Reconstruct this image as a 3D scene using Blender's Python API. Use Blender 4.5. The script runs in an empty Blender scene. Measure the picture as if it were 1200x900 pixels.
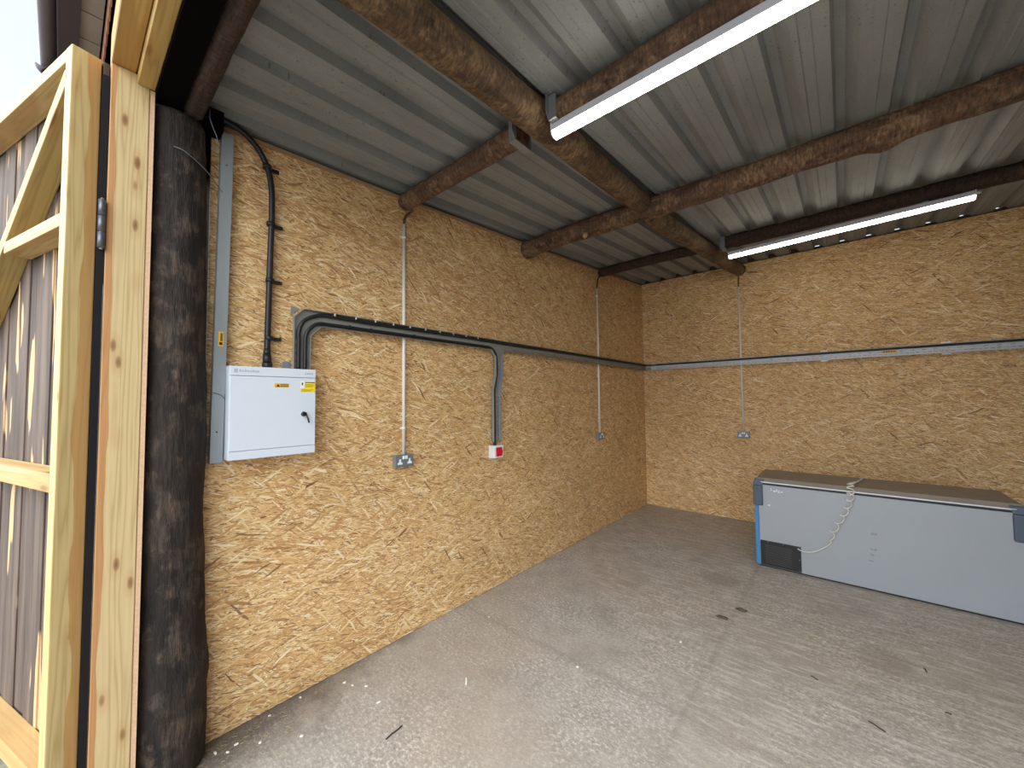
import bpy, bmesh, math, random
from mathutils import Vector, Matrix, noise
random.seed(7)
S = bpy.context.scene
COL = S.collection
PI = math.pi

# ------------------------------------------------------------------ materials
def srgb(r, g, b):
    f = lambda c: (c / 255 / 12.92) if c / 255 <= .04045 else ((c / 255 + .055) / 1.055) ** 2.4
    return (f(r), f(g), f(b), 1)

class NT:
    def __init__(s, name):
        s.m = bpy.data.materials.new(name); s.m.use_nodes = True
        s.t = s.m.node_tree; s.b = s.t.nodes['Principled BSDF']
    def n(s, typ, **kw):
        nd = s.t.nodes.new(typ)
        for k, v in kw.items():
            if k in nd.inputs and not hasattr(nd, k): nd.inputs[k].default_value = v
            else: setattr(nd, k, v)
        return nd
    def l(s, a, b): s.t.links.new(a, b)
    def val(s, x, sock):
        if hasattr(x, 'is_linked') or isinstance(x, bpy.types.NodeSocket): s.l(x, sock)
        else: sock.default_value = x
    def math(s, op, a, b=0.0, c=None, clamp=False):
        nd = s.n('ShaderNodeMath', operation=op, use_clamp=clamp)
        s.val(a, nd.inputs[0]); s.val(b, nd.inputs[1])
        if c is not None: s.val(c, nd.inputs[2])
        return nd.outputs[0]
    def mix(s, f, a, b, mode='MIX'):
        nd = s.n('ShaderNodeMix', data_type='RGBA', blend_type=mode)
        s.val(f, nd.inputs[0]); s.val(a, nd.inputs[6]); s.val(b, nd.inputs[7])
        return nd.outputs[2]
    def ramp(s, f, stops, interp='LINEAR'):
        nd = s.n('ShaderNodeValToRGB'); cr = nd.color_ramp; cr.interpolation = interp
        while len(cr.elements) < len(stops): cr.elements.new(.5)
        for e, (p, c) in zip(cr.elements, stops):
            e.position = p; e.color = c if len(c) == 4 else (*c, 1)
        s.l(f, nd.inputs[0]); return nd.outputs[0]
    def obj(s): return s.n('ShaderNodeTexCoord').outputs['Object']
    def mapv(s, v, scale=(1, 1, 1), rot=(0, 0, 0), loc=(0, 0, 0)):
        nd = s.n('ShaderNodeMapping'); s.l(v, nd.inputs[0])
        nd.inputs['Scale'].default_value = scale; nd.inputs['Rotation'].default_value = rot; nd.inputs['Location'].default_value = loc
        return nd.outputs[0]
    def noise(s, v, scale=5, detail=3, rough=.55, dim='3D', out=0):
        nd = s.n('ShaderNodeTexNoise', noise_dimensions=dim); s.l(v, nd.inputs['Vector'])
        nd.inputs['Scale'].default_value = scale; nd.inputs['Detail'].default_value = detail; nd.inputs['Roughness'].default_value = rough
        return nd.outputs[out]
    def vor(s, v, scale=1, dim='3D', feature='F1', rnd=1.0):
        nd = s.n('ShaderNodeTexVoronoi', voronoi_dimensions=dim, feature=feature); s.l(v, nd.inputs['Vector'])
        nd.inputs['Scale'].default_value = scale; nd.inputs['Randomness'].default_value = rnd
        return nd
    def bump(s, h, strength=.3, dist=.01):
        nd = s.n('ShaderNodeBump'); nd.inputs['Strength'].default_value = strength; nd.inputs['Distance'].default_value = dist
        s.l(h, nd.inputs['Height']); s.l(nd.outputs[0], s.b.inputs['Normal'])
    def done(s, col=None, rough=.6, metal=0.0):
        if col is not None: s.val(col, s.b.inputs['Base Color'])
        s.val(rough, s.b.inputs['Roughness']); s.val(metal, s.b.inputs['Metallic'])
        return s.m

def plain(name, col, rough=.5, metal=0.0, var=.12, scale=9, spec=.5):
    t = NT(name); v = t.obj()
    n = t.noise(v, scale, 3)
    c = t.mix(t.math('MULTIPLY', n, 1.0), tuple(x * (1 - var) for x in col[:3]) + (1,), tuple(min(1, x * (1 + var)) for x in col[:3]) + (1,))
    t.b.inputs['Specular IOR Level'].default_value = spec
    return t.done(c, rough, metal)

def osb_mat(name, tint=1.0):
    t = NT(name); v = t.obj()
    sx = t.n('ShaderNodeSeparateXYZ'); t.l(v, sx.inputs[0])
    u = t.math('ADD', sx.outputs[0], sx.outputs[1])
    cb = t.n('ShaderNodeCombineXYZ'); t.l(u, cb.inputs[0]); t.l(sx.outputs[2], cb.inputs[1])
    uv = cb.outputs[0]
    # gentle warp so strands are not perfectly straight
    wn = t.n('ShaderNodeTexNoise', noise_dimensions='2D'); t.l(uv, wn.inputs['Vector']); wn.inputs['Scale'].default_value = 6; wn.inputs['Detail'].default_value = 2
    ws = t.n('ShaderNodeVectorMath', operation='SCALE'); t.l(wn.outputs['Color'], ws.inputs[0]); ws.inputs['Scale'].default_value = .035
    wa = t.n('ShaderNodeVectorMath', operation='ADD'); t.l(uv, wa.inputs[0]); t.l(ws.outputs[0], wa.inputs[1])
    uvw = wa.outputs[0]
    stops = [(0, srgb(124, 82, 46)), (.12, srgb(172, 124, 78)), (.36, srgb(207, 162, 108)), (.6, srgb(222, 182, 126)), (.8, srgb(234, 201, 148)), (1, srgb(252, 236, 204))]
    col = None; hgt = None
    layers = [(0.02, 13, 95, 0), (0.5, 14, 120, .34), (-0.55, 13, 125, .4), (0.2, 11, 100, .46), (-0.25, 14, 130, .48),
              (1.2, 15, 120, .74), (-0.95, 13, 120, .66), (0.06, 10, 110, .55), (0.75, 11, 140, .72), (-0.12, 16, 170, .6), (0.35, 18, 190, .66), (0.95, 8, 85, .93), (0.3, 8, 80, .9), (-0.5, 9, 80, .93)]
    for i, (a, su, sv, thr) in enumerate(layers):
        mv = t.mapv(uvw, (1, 1, 1), (0, 0, a), (3.7 * i, 1.9 * i, 0))
        mv = t.mapv(mv, (su, sv, 1))
        vo = t.vor(mv, 1.0, '2D')
        sep = t.n('ShaderNodeSeparateColor'); t.l(vo.outputs['Color'], sep.inputs[0])
        grain = t.noise(t.mapv(mv, (.8, 4, 1)), 1.0, 3, .5, '2D')
        val = t.math('ADD', t.math('MULTIPLY', sep.outputs[0], .78), t.math('MULTIPLY', grain, .3))
        # darker rim of each strand
        rim = t.math('MULTIPLY', t.math('SUBTRACT', vo.outputs['Distance'], .42), .55)
        rim = t.math('MAXIMUM', rim, 0.0)
        val = t.math('SUBTRACT', val, rim)
        c = t.ramp(val, stops)
        red = t.math('GREATER_THAN', sep.outputs[2], .86)
        c = t.mix(t.math('MULTIPLY', red, .45), c, srgb(200, 138, 92))
        pl = t.math('LESS_THAN', sep.outputs[2], .05)
        c = t.mix(t.math('MULTIPLY', pl, .6), c, srgb(250, 234, 200))
        bark = t.math('GREATER_THAN', sep.outputs[2], .972 if i < 9 else (.95 if i < 12 else .985))
        c = t.mix(t.math('MULTIPLY', bark, .72), c, srgb(98, 56, 28))
        if col is None: col = c; hgt = sep.outputs[1]
        else:
            m = t.math('GREATER_THAN', sep.outputs[1], thr)
            # strands end ragged: cut by distance
            m = t.math('MULTIPLY', m, t.math('LESS_THAN', vo.outputs['Distance'], .62))
            col = t.mix(m, col, c)
            hg = t.n('ShaderNodeMix', data_type='FLOAT'); t.l(m, hg.inputs[0]); t.l(hgt, hg.inputs[2]); t.l(sep.outputs[0], hg.inputs[3]); hgt = hg.outputs[0]
    # thin dark gaps
    gv = t.vor(t.mapv(t.mapv(uvw, (1, 1, 1), (0, 0, .15)), (34, 170, 1)), 1.0, '2D')
    gs = t.n('ShaderNodeSeparateColor'); t.l(gv.outputs['Color'], gs.inputs[0])
    gap = t.math('MULTIPLY', t.math('GREATER_THAN', gs.outputs[0], .9), t.math('LESS_THAN', gv.outputs['Distance'], .4))
    col = t.mix(t.math('MULTIPLY', gap, .6), col, srgb(92, 55, 26))
    big = t.noise(uv, 1.1, 2, .5, '2D')
    col = t.mix(1.0, col, t.ramp(big, [(.3, (.95 * tint, .94 * tint, .92 * tint)), (.7, (1.04 * tint, 1.04 * tint, 1.05 * tint))]), 'MULTIPLY')
    t.bump(hgt, .5, .003)
    return t.done(col, .6)

def timber(name, axis='z', base=(214, 182, 118), heart=(196, 140, 72), hthr=.58, heart_edge=None, heart_rev=False):
    t = NT(name); v = t.obj()
    sc = {'x': (.55, 14, 14), 'y': (14, .55, 14), 'z': (14, 14, .55)}[axis]
    wv = t.mapv(v, sc)
    g = t.noise(wv, .9, 3, .45)
    rings = t.math('FRACT', t.math('MULTIPLY', g, 11.0))
    rings = t.math('ABSOLUTE', t.math('SUBTRACT', rings, .5))
    c = t.ramp(rings, [(0, srgb(int(base[0] * .93), int(base[1] * .9), int(base[2] * .84))), (.2, srgb(*base)), (.5, srgb(*[min(255, int(x * 1.05)) for x in base]))])
    hs = {'x': (.35, 6, 6), 'y': (6, .35, 6), 'z': (6, 6, .35)}[axis]
    hn = t.noise(t.mapv(v, hs, loc=(1.3, 2.1, .7)), 1.2, 2, .4)
    if heart_edge:
        ax, lo, wid = heart_edge
        sp = t.n('ShaderNodeSeparateXYZ'); t.l(v, sp.inputs[0])
        zn = t.noise(t.mapv(v, (.01, .01, 1.0)), 2.2, 3, .45)
        e = t.math('ADD', lo, t.math('MULTIPLY', t.math('SUBTRACT', zn, .5), wid))
        hm = t.math('GREATER_THAN' if heart_rev else 'LESS_THAN', sp.outputs[ax], e)
    else:
        hm = t.n('ShaderNodeMapRange'); t.l(hn, hm.inputs[0]); hm.inputs[1].default_value = hthr; hm.inputs[2].default_value = hthr + .02; hm = hm.outputs[0]
    c = t.mix(t.math('MULTIPLY', hm, .9), c, t.mix(.3, srgb(*heart), c))
    ks = {'x': (2.4, 9, 9), 'y': (9, 2.4, 9), 'z': (13, 13, 4.6)}[axis]
    kv = t.vor(t.mapv(v, ks), 1.0, '3D')
    kr = t.ramp(kv.outputs['Distance'], [(0, (1, 1, 1)), (.07, (.95, .95, .95)), (.12, (.55, .55, .55)), (.16, (0, 0, 0))])
    c = t.mix(t.math('MULTIPLY', kr, .85), c, srgb(96, 56, 30))
    kh = t.ramp(kv.outputs['Distance'], [(.16, (1, 1, 1)), (.36, (0, 0, 0))])
    c = t.mix(t.math('MULTIPLY', kh, .22), c, srgb(176, 112, 52))
    t.bump(g, .12, .002)
    return t.done(c, .55)

def bark(name, dark=(50, 37, 30), mid=(98, 72, 56), tan=(150, 122, 94), amt=.5, along=(2.2, 13, 13), fine=(70, 24, 24)):
    t = NT(name); v = t.obj()
    a = t.noise(t.mapv(v, along), 1.0, 5, .62)
    b = t.noise(t.mapv(v, (7.0, 9, 9), loc=(4, 1, 2)), 1.0, 5, .65)
    f = t.noise(t.mapv(v, fine), 1.0, 5, .7)
    c = t.ramp(a, [(.3, srgb(*dark)), (.5, srgb(*mid)), (.72, srgb(*[int(x * .8 + y * .2) for x, y in zip(mid, tan)]))])
    pm = t.ramp(b, [(amt, (0, 0, 0)), (amt + .07, (1, 1, 1))])
    c = t.mix(t.math('MULTIPLY', pm, .75), c, t.mix(f, srgb(*mid), srgb(*tan)))
    fl = t.ramp(f, [(.34, (.42, .4, .38)), (.5, (.95, .95, .95)), (.68, (1.6, 1.5, 1.4))])
    c = t.mix(1.0, c, fl, 'MULTIPLY')
    t.bump(t.math('ADD', t.math('MULTIPLY', a, .8), t.math('MULTIPLY', f, .35)), 1.0, .03)
    return t.done(c, .85)

def concrete_mat():
    t = NT('concrete_floor'); v = t.obj()
    n1 = t.noise(v, .9, 4, .6); n2 = t.noise(v, 4.5, 5, .65); n3 = t.noise(v, 95, 5, .75)
    grit = t.noise(t.mapv(v, (40, 60, 1)), 1.0, 5, .8)
    rid = t.noise(t.mapv(v, (5.5, 30, 1), (0, 0, .03)), 1.0, 5, .72)
    sx = t.n('ShaderNodeSeparateXYZ'); t.l(v, sx.inputs[0])
    # tamped ridges are strongest away from the doorway
    rm = t.math('ADD', t.math('MULTIPLY', t.math('ADD', sx.outputs[1], 4.6), .28), t.math('MULTIPLY', t.math('SUBTRACT', sx.outputs[0], 1.2), .3))
    rm = t.math('ADD', rm, t.math('MULTIPLY', t.math('SUBTRACT', n1, .5), 1.6))
    rmask = t.ramp(rm, [(.1, (.15, .15, .15)), (.55, (1, 1, 1))])
    c = t.ramp(n2, [(.28, srgb(147, 137, 128)), (.5, srgb(162, 152, 143)), (.74, srgb(175, 166, 158))])
    c = t.mix(t.ramp(n1, [(.4, (0, 0, 0)), (.66, (.6, .6, .6))]), c, srgb(168, 149, 132))
    pale = t.ramp(rid, [(.5, (0, 0, 0)), (.62, (1, 1, 1))])
    c = t.mix(t.math('MULTIPLY', t.math('MULTIPLY', pale, rmask), .48), c, srgb(218, 207, 197))
    dk = t.ramp(rid, [(.3, (1, 1, 1)), (.46, (0, 0, 0))])
    c = t.mix(t.math('MULTIPLY', t.math('MULTIPLY', dk, rmask), .4), c, srgb(124, 112, 101))
    gz = t.ramp(t.noise(t.mapv(v, (1, 1, 1), loc=(5, 1, 0)), 1.5, 4, .6), [(.38, (.25, .25, .25)), (.6, (1, 1, 1))])
    gl = t.ramp(grit, [(.52, (0, 0, 0)), (.6, (1, 1, 1))])
    c = t.mix(t.math('MULTIPLY', t.math('MULTIPLY', gl, gz), .62), c, srgb(224, 217, 212))
    gd = t.ramp(grit, [(.36, (1, 1, 1)), (.46, (0, 0, 0))])
    c = t.mix(t.math('MULTIPLY', t.math('MULTIPLY', gd, gz), .65), c, srgb(108, 99, 92))
    sp = t.ramp(n3, [(.3, (.78, .77, .76)), (.5, (1, 1, 1)), (.7, (1.16, 1.15, 1.14))])
    c = t.mix(1.0, c, sp, 'MULTIPLY')
    st = t.vor(t.mapv(v, (1.1, 1.1, 0.001), loc=(.2, .37, 0)), 1.0, '3D')
    sd = t.math('ADD', st.outputs['Distance'], t.math('MULTIPLY', t.noise(v, 5, 3), .12))
    c = t.mix(t.ramp(sd, [(.2, (.5, .5, .5)), (.27, (0, 0, 0))]), c, srgb(142, 128, 114))
    # slab joints: one along the room, one across it
    wob = t.math('MULTIPLY', t.math('SUBTRACT', t.noise(v, 4, 6, .7), .5), .09)
    for axis, pos, wd in ((0, 1.76, .03), (1, -3.99, .04)):
        dj = t.math('ABSOLUTE', t.math('SUBTRACT', t.math('ADD', sx.outputs[axis], wob), pos))
        jm = t.n('ShaderNodeMapRange'); t.l(dj, jm.inputs[0]); jm.inputs[1].default_value = wd; jm.inputs[2].default_value = 0; jm.inputs[3].default_value = 0; jm.inputs[4].default_value = .34
        c = t.mix(t.math('MULTIPLY', jm.outputs[0], t.ramp(n2, [(.35, (.2, .2, .2)), (.6, (1, 1, 1))])), c, srgb(112, 102, 94))
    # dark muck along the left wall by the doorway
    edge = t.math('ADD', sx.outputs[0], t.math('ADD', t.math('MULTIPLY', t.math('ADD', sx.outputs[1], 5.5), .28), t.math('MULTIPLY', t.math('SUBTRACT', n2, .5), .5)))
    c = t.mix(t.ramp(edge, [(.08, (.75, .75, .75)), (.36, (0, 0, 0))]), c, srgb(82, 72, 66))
    t.bump(t.math('ADD', t.math('MULTIPLY', t.math('MULTIPLY', rid, rmask), 1.0), t.math('MULTIPLY', t.math('ADD', n3, grit), .4)), .55, .006)
    return t.done(c, .8)

def roof_mat():
    t = NT('galvanised_roof_sheet'); v = t.obj()
    a = t.noise(t.mapv(v, (3, .9, 3)), 1.6, 4, .6)
    c = t.ramp(a, [(.3, srgb(128, 130, 130)), (.5, srgb(140, 142, 142)), (.72, srgb(150, 152, 152))])
    bl = t.vor(t.mapv(v, (46, 30, .01)), 1.0, '3D')
    bs = t.n('ShaderNodeSeparateColor'); t.l(bl.outputs['Color'], bs.inputs[0])
    spot = t.math('MULTIPLY', t.math('LESS_THAN', t.math('ADD', bl.outputs['Distance'], t.math('MULTIPLY', t.noise(v, 90, 2), .14)), .26), t.math('GREATER_THAN', bs.outputs[0], .45))
    zone = t.ramp(t.noise(t.mapv(v, (1, 1, .1)), 1.3, 2), [(.4, (.1, .1, .1)), (.6, (1, 1, 1))])
    c = t.mix(t.math('MULTIPLY', t.math('MULTIPLY', spot, zone), .55), c, srgb(88, 84, 78))
    fine = t.noise(v, 120, 2, .6)
    c = t.mix(1.0, c, t.ramp(fine, [(.35, (.92, .92, .92)), (.65, (1.04, 1.04, 1.04))]), 'MULTIPLY')
    return t.done(c, .72, 0.0)

def clad_mat():
    t = NT('weathered_door_boards'); v = t.obj()
    a = t.noise(t.mapv(v, (16, 6, .9)), 1.0, 5, .65)
    c = t.ramp(a, [(.3, srgb(58, 46, 42)), (.5, srgb(90, 74, 66)), (.7, srgb(120, 101, 89))])
    b = t.noise(t.mapv(v, (14, 3, 1.3), loc=(2.2, 0, 1.1)), 1.0, 2, .45)
    sl = t.ramp(b, [(.64, (0, 0, 0)), (.655, (1, 1, 1))])
    c = t.mix(t.math('MULTIPLY', sl, .9), c, srgb(206, 168, 124))
    t.bump(a, .4, .008)
    return t.done(c, .8)

M = {}
M['osb'] = osb_mat('osb_board')
M['osb2'] = osb_mat('osb_board_back', .98)
M['floor'] = concrete_mat()
M['roof'] = roof_mat()
M['timber_z'] = timber('timber_upright', 'z', (202, 176, 122), (186, 126, 62), .56, (1, -.05, .09), False)
M['timber_x'] = timber('timber_rail', 'x', (200, 172, 120), (184, 138, 84), .54)
M['timber_b'] = timber('timber_brace', 'x', (176, 152, 98), (156, 122, 68), .62)
M['jamb'] = timber('timber_jamb', 'z', (204, 178, 132), (184, 108, 44), .6, (1, -6.086, .045))
M['header'] = timber('timber_header', 'x', (188, 154, 92), (170, 126, 68), .62)
M['bark'] = bark('log_bark')
M['bark_beam'] = bark('log_bark_beam', (56, 42, 32), (98, 75, 54), (146, 120, 86), .48)
M['bark_dark'] = bark('log_bark_dark', (38, 28, 25), (68, 50, 42), (96, 74, 58), .6)
M['post'] = bark('post_bark', (18, 13, 11), (42, 32, 27), (92, 77, 66), .5, (1.6, 9, 9), (9, 46, 46))
M['clad'] = clad_mat()
M['oldwood'] = bark('old_wall_boards', (50, 36, 28), (78, 58, 44), (100, 76, 58), .6)
M['shade_black'] = plain('shade_black_board', srgb(9, 7, 8), .95, spec=.05)  # near-black colour stands in for the shadow above the doorway
M['steel_black'] = plain('black_strap_steel', srgb(24, 20, 24), .5, 0, spec=.25)
M['hinge'] = plain('hinge_steel', srgb(104, 106, 116), .4, .6)
M['galv'] = plain('galvanised_steel', srgb(150, 154, 158), .45, .55)
M['tray'] = plain('galvanised_tray', srgb(146, 146, 142), .5, .3)
M['traypale'] = plain('galvanised_tray_pale', srgb(196, 198, 206), .5, .2)
M['trunk'] = plain('grey_trunking', srgb(146, 152, 156), .4, .1, .05)
M['white_box'] = plain('white_enamel', srgb(214, 219, 230), .35, 0, .02)
M['white_pvc'] = plain('white_pvc', srgb(226, 224, 222), .4, 0, .03)
M['cable'] = plain('black_cable', srgb(26, 25, 27), .45)
M['browncable'] = plain('brown_cable', srgb(84, 62, 48), .6)
M['yellow'] = plain('yellow_sticker', srgb(246, 214, 36), .5, 0, .04)
M['amber'] = plain('amber_sticker', srgb(232, 176, 34), .5, 0, .06)
M['ink'] = plain('black_ink', srgb(44, 40, 34), .6)
M['greyink'] = plain('pale_grey_ink', srgb(176, 182, 194), .5)
M['key'] = plain('black_key', srgb(40, 42, 46), .35, .3)
M['chrome'] = plain('chrome', srgb(190, 190, 194), .2, .9)
M['socket'] = plain('grey_metal_socket', srgb(126, 130, 138), .4, .3, .06)
M['white'] = plain('white_plastic', srgb(238, 238, 240), .35, 0, .02)
M['red'] = plain('red_plastic', srgb(196, 18, 36), .35, 0, .06)
M['lightgrey'] = plain('light_grey_plastic', srgb(212, 212, 216), .4, 0, .03)
M['fz'] = plain('grey_freezer_sheet', srgb(158, 161, 168), .42, .2, .06, 2.5)
M['fzlid'] = plain('dusty_lid', srgb(136, 124, 112), .6, .1, .16, 6)
M['fztrim'] = plain('bright_trim', srgb(214, 216, 222), .3, .3)
M['cap'] = plain('slate_plastic', srgb(74, 86, 102), .5, 0, .08)
M['blue'] = plain('blue_film', srgb(58, 128, 184), .5, 0, .08)
M['vent'] = plain('black_vent', srgb(26, 26, 30), .5)
M['ventslat'] = plain('vent_slat', srgb(74, 70, 68), .5)
M['cord'] = plain('ivory_cord', srgb(206, 202, 192), .5, 0, .04)
M['lamp'] = plain('lamp_housing', srgb(196, 194, 204), .45, 0, .03)
M['gutter'] = plain('brown_gutter', srgb(92, 80, 84), .5)
M['fascia'] = plain('dark_fascia', srgb(58, 44, 54), .7)
M['soffit'] = plain('grey_soffit_sheet', srgb(166, 164, 168), .6, 0, .08)
M['rust'] = plain('rusty_sheet', srgb(150, 96, 70), .7, 0, .3, 14)
M['chip'] = plain('white_chip', srgb(236, 232, 226), .6)
M['straw'] = plain('straw', srgb(158, 140, 104), .8, 0, .45, 60)
M['mud'] = plain('dry_mud', srgb(98, 84, 74), .9, 0, .3, 60)
M['twig'] = plain('dark_twig', srgb(56, 48, 42), .8)
M['lath'] = plain('old_lath', srgb(168, 136, 104), .8, 0, .2, 30)
M['edge'] = plain('osb_edge', srgb(226, 186, 150), .7, 0, .2, 90)

def ground_mat():
    t = NT('yard_ground'); v = t.obj()
    c = t.ramp(t.noise(v, 5, 5, .65), [(.35, srgb(96, 92, 74)), (.6, srgb(150, 144, 122))])
    return t.done(c, .9)
M['ground'] = ground_mat()
def emis(name, col, st):
    t = NT(name); t.b.inputs['Emission Color'].default_value = col; t.b.inputs['Emission Strength'].default_value = st
    n = t.noise(t.obj(), 3, 1)
    t.l(t.mix(n, (.95, .95, .92, 1), (.97, .97, .94, 1)), t.b.inputs['Base Color'])
    return t.m
LAMP_STRENGTH = 14.0
M['led'] = emis('led_diffuser', (1, .95, .80, 1), LAMP_STRENGTH)

# ------------------------------------------------------------------ mesh helpers
def box(bm, lo, hi, mi=0):
    x0, y0, z0 = lo; x1, y1, z1 = hi
    v = [bm.verts.new(p) for p in ((x0, y0, z0), (x1, y0, z0), (x1, y1, z0), (x0, y1, z0), (x0, y0, z1), (x1, y0, z1), (x1, y1, z1), (x0, y1, z1))]
    for f in ((3, 2, 1, 0), (4, 5, 6, 7), (0, 1, 5, 4), (1, 2, 6, 5), (2, 3, 7, 6), (3, 0, 4, 7)):
        bm.faces.new([v[i] for i in f]).material_index = mi
    return v

def bevel(bm, w, seg=2):
    bmesh.ops.bevel(bm, geom=list(bm.edges), offset=w, segments=seg, affect='EDGES', profile=.6)

def prism(bm, pts, d, origin, U, V, N):
    """polygon pts (u,v) in the frame origin+U,V extruded by d along N"""
    O, U, V, N = Vector(origin), Vector(U), Vector(V), Vector(N)
    a = [bm.verts.new(O + U * p[0] + V * p[1]) for p in pts]
    b = [bm.verts.new(O + U * p[0] + V * p[1] + N * d) for p in pts]
    n = len(pts)
    bm.faces.new(a[::-1]); bm.faces.new(b)
    for i in range(n): bm.faces.new((a[i], a[(i + 1) % n], b[(i + 1) % n], b[i]))
    bmesh.ops.recalc_face_normals(bm, faces=bm.faces)

def smooth_path(pts, k=8):
    P = [Vector(p) for p in pts]
    out = []
    for i in range(len(P) - 1):
        p0 = P[max(i - 1, 0)]; p1 = P[i]; p2 = P[i + 1]; p3 = P[min(i + 2, len(P) - 1)]
        for j in range(k):
            t = j / k
            out.append(.5 * ((2 * p1) + (p2 - p0) * t + (2 * p0 - 5 * p1 + 4 * p2 - p3) * t * t + (3 * p1 - p0 - 3 * p2 + p3) * t ** 3))
    out.append(P[-1]); return out

def tube(bm, path, r, seg=10, rf=None, cap=True):
    P = [Vector(p) for p in path]
    rings = []; n = len(P); up = None
    for i, p in enumerate(P):
        d = (P[min(i + 1, n - 1)] - P[max(i - 1, 0)]).normalized()
        if up is None:
            up = Vector((0, 0, 1)) if abs(d.z) < .9 else Vector((1, 0, 0))
        a = (up - d * up.dot(d)).normalized(); b = d.cross(a); up = a
        rr = r if rf is None else None
        rings.append([bm.verts.new(p + (a * math.cos(2 * PI * k / seg) + b * math.sin(2 * PI * k / seg)) * (rr if rr is not None else rf(i / (n - 1), 2 * PI * k / seg))) for k in range(seg)])
    for i in range(n - 1):
        for k in range(seg):
            f = bm.faces.new((rings[i][k], rings[i][(k + 1) % seg], rings[i + 1][(k + 1) % seg], rings[i + 1][k])); f.smooth = True
    if cap:
        bm.faces.new(rings[0][::-1]); bm.faces.new(rings[-1])
    bmesh.ops.recalc_face_normals(bm, faces=bm.faces)

def link(name, bm, mat, parent=None, smooth=False):
    me = bpy.data.meshes.new(name)
    bmesh.ops.recalc_face_normals(bm, faces=bm.faces)
    if smooth:
        for f in bm.faces: f.smooth = True
    bm.to_mesh(me); bm.free()
    for m in (mat if isinstance(mat, (list, tuple)) else [mat]): me.materials.append(m)
    o = bpy.data.objects.new(name, me); COL.objects.link(o)
    if parent: o.parent = parent
    return o

def bxo(name, lo, hi, mat, parent=None, bev=0.0, seg=2):
    bm = bmesh.new(); box(bm, lo, hi)
    if bev: bevel(bm, bev, seg)
    return link(name, bm, mat, parent)

def tag(o, label=None, cat=None, group=None, kind=None):
    for k, v in (('label', label), ('category', cat), ('group', group), ('kind', kind)):
        if v: o[k] = v
    return o

def empty(name, loc=(0, 0, 0), **kw):
    o = bpy.data.objects.new(name, None); COL.objects.link(o); o.location = loc; o.empty_display_size = .1
    return tag(o, **kw)

def struct(o): o['kind'] = 'structure'; return o

def copy_tree(root, loc=None, rotz=None):
    r = root.copy(); COL.objects.link(r)
    for ch in list(root.children):
        c = ch.copy(); COL.objects.link(c); c.parent = r
        for g in list(ch.children):
            d = g.copy(); COL.objects.link(d); d.parent = c
    if loc is not None: r.location = loc
    if rotz is not None: r.rotation_euler = (0, 0, rotz)
    return r

def disc(bm, c, axis, r, d, seg=20):
    c = Vector(c); axis = Vector(axis).normalized()
    tube(bm, [c, c + axis * d], r, seg)

# ------------------------------------------------------------------ the room
OPEN_X = 4.4
RX = 5.3          # right wall
RZ = [(-5.84, 3.205), (-4.56, 3.268), (-3.1, 3.368), (-1.46, 3.492), (0.12, 3.613)]
def roof_z(y):
    for (a, za), (b, zb) in zip(RZ, RZ[1:]):
        if y <= b: return za + (zb - za) * (y - a) / (b - a)
    return RZ[-1][1]

FY = -5.98       # front edge of the slab inside
bm = bmesh.new(); box(bm, (-.12, -9.0, -.15), (RX + .1, .12, 0)); struct(link('floor', bm, M['floor']))
bm = bmesh.new()
nx, ny = 40, 30
box(bm, (-9, -16, -.4), (12, 3, -.06))
struct(link('ground', bm, M['ground']))

# left wall: OSB sheet, top edge follows the roof; old boards behind
def wall_poly(name, ys, ztop, x0, x1, mat, zb=0.0):
    bm = bmesh.new()
    pts = [(y, zb) for y in (ys[0], ys[-1])] + [(y, ztop(y)) for y in reversed(ys)]
    pts = [(ys[0], zb), (ys[-1], zb)] + [(y, ztop(y)) for y in reversed(ys)]
    prism(bm, pts, x1 - x0, (x0, 0, 0), (0, 1, 0), (0, 0, 1), (1, 0, 0))
    return struct(link(name, bm, mat))
ysl = [-5.73, -5.2, -4.56, -3.9, -3.1, -2.3, -1.46, -.7, 0]
wall_poly('wall_left', ysl, lambda y: roof_z(y) - .03, -.018, 0, M['osb'], .004)
wall_poly('wall_left_outer', ysl + [.1], lambda y: roof_z(y) + .03, -.1, -.02, M['oldwood'])
bm = bmesh.new(); box(bm, (0, 0, .004), (RX, .018, 3.585)); struct(link('wall_back', bm, M['osb2']))
bm = bmesh.new(); prism(bm, [(-.1, 0), (RX, 0), (RX, 3.625), (2.2, 3.625), (2.2, 3.66), (-.1, 3.66)], .07, (0, .03, 0), (1, 0, 0), (0, 0, 1), (0, 1, 0)); struct(link('wall_back_outer', bm, M['oldwood']))
struct(bxo('trim_9', (-.16, -5.87, 2.9), (-.10, -5.6, 3.3), M['shade_black']))  # this board and the next are added to plug a sky leak
struct(bxo('trim_10', (-.1, -5.87, 3.1), (.1, -5.70, 3.2), M['shade_black']))
ysr = [-6.0, -5.84, -4.56, -3.1, -1.46, 0.02]
wall_poly('wall_right', ysr, lambda y: roof_z(y) + .02, RX, RX + .1, M['oldwood'], 0)
struct(bxo('wall_front', (OPEN_X, -6.1, 0), (RX + .1, -6.04, 3.17), M['oldwood']))
# timber lath on top of the left OSB
bm = bmesh.new()
for a, b in zip(ysl[:-1], ysl[1:-1]):
    prism(bm, [(a, roof_z(a) - .052), (b, roof_z(b) - .052), (b, roof_z(b) - .03), (a, roof_z(a) - .03)], .012, (0.0005, 0, 0), (0, 1, 0), (0, 0, 1), (1, 0, 0))
struct(link('trim_1', bm, M['lath']))

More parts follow.
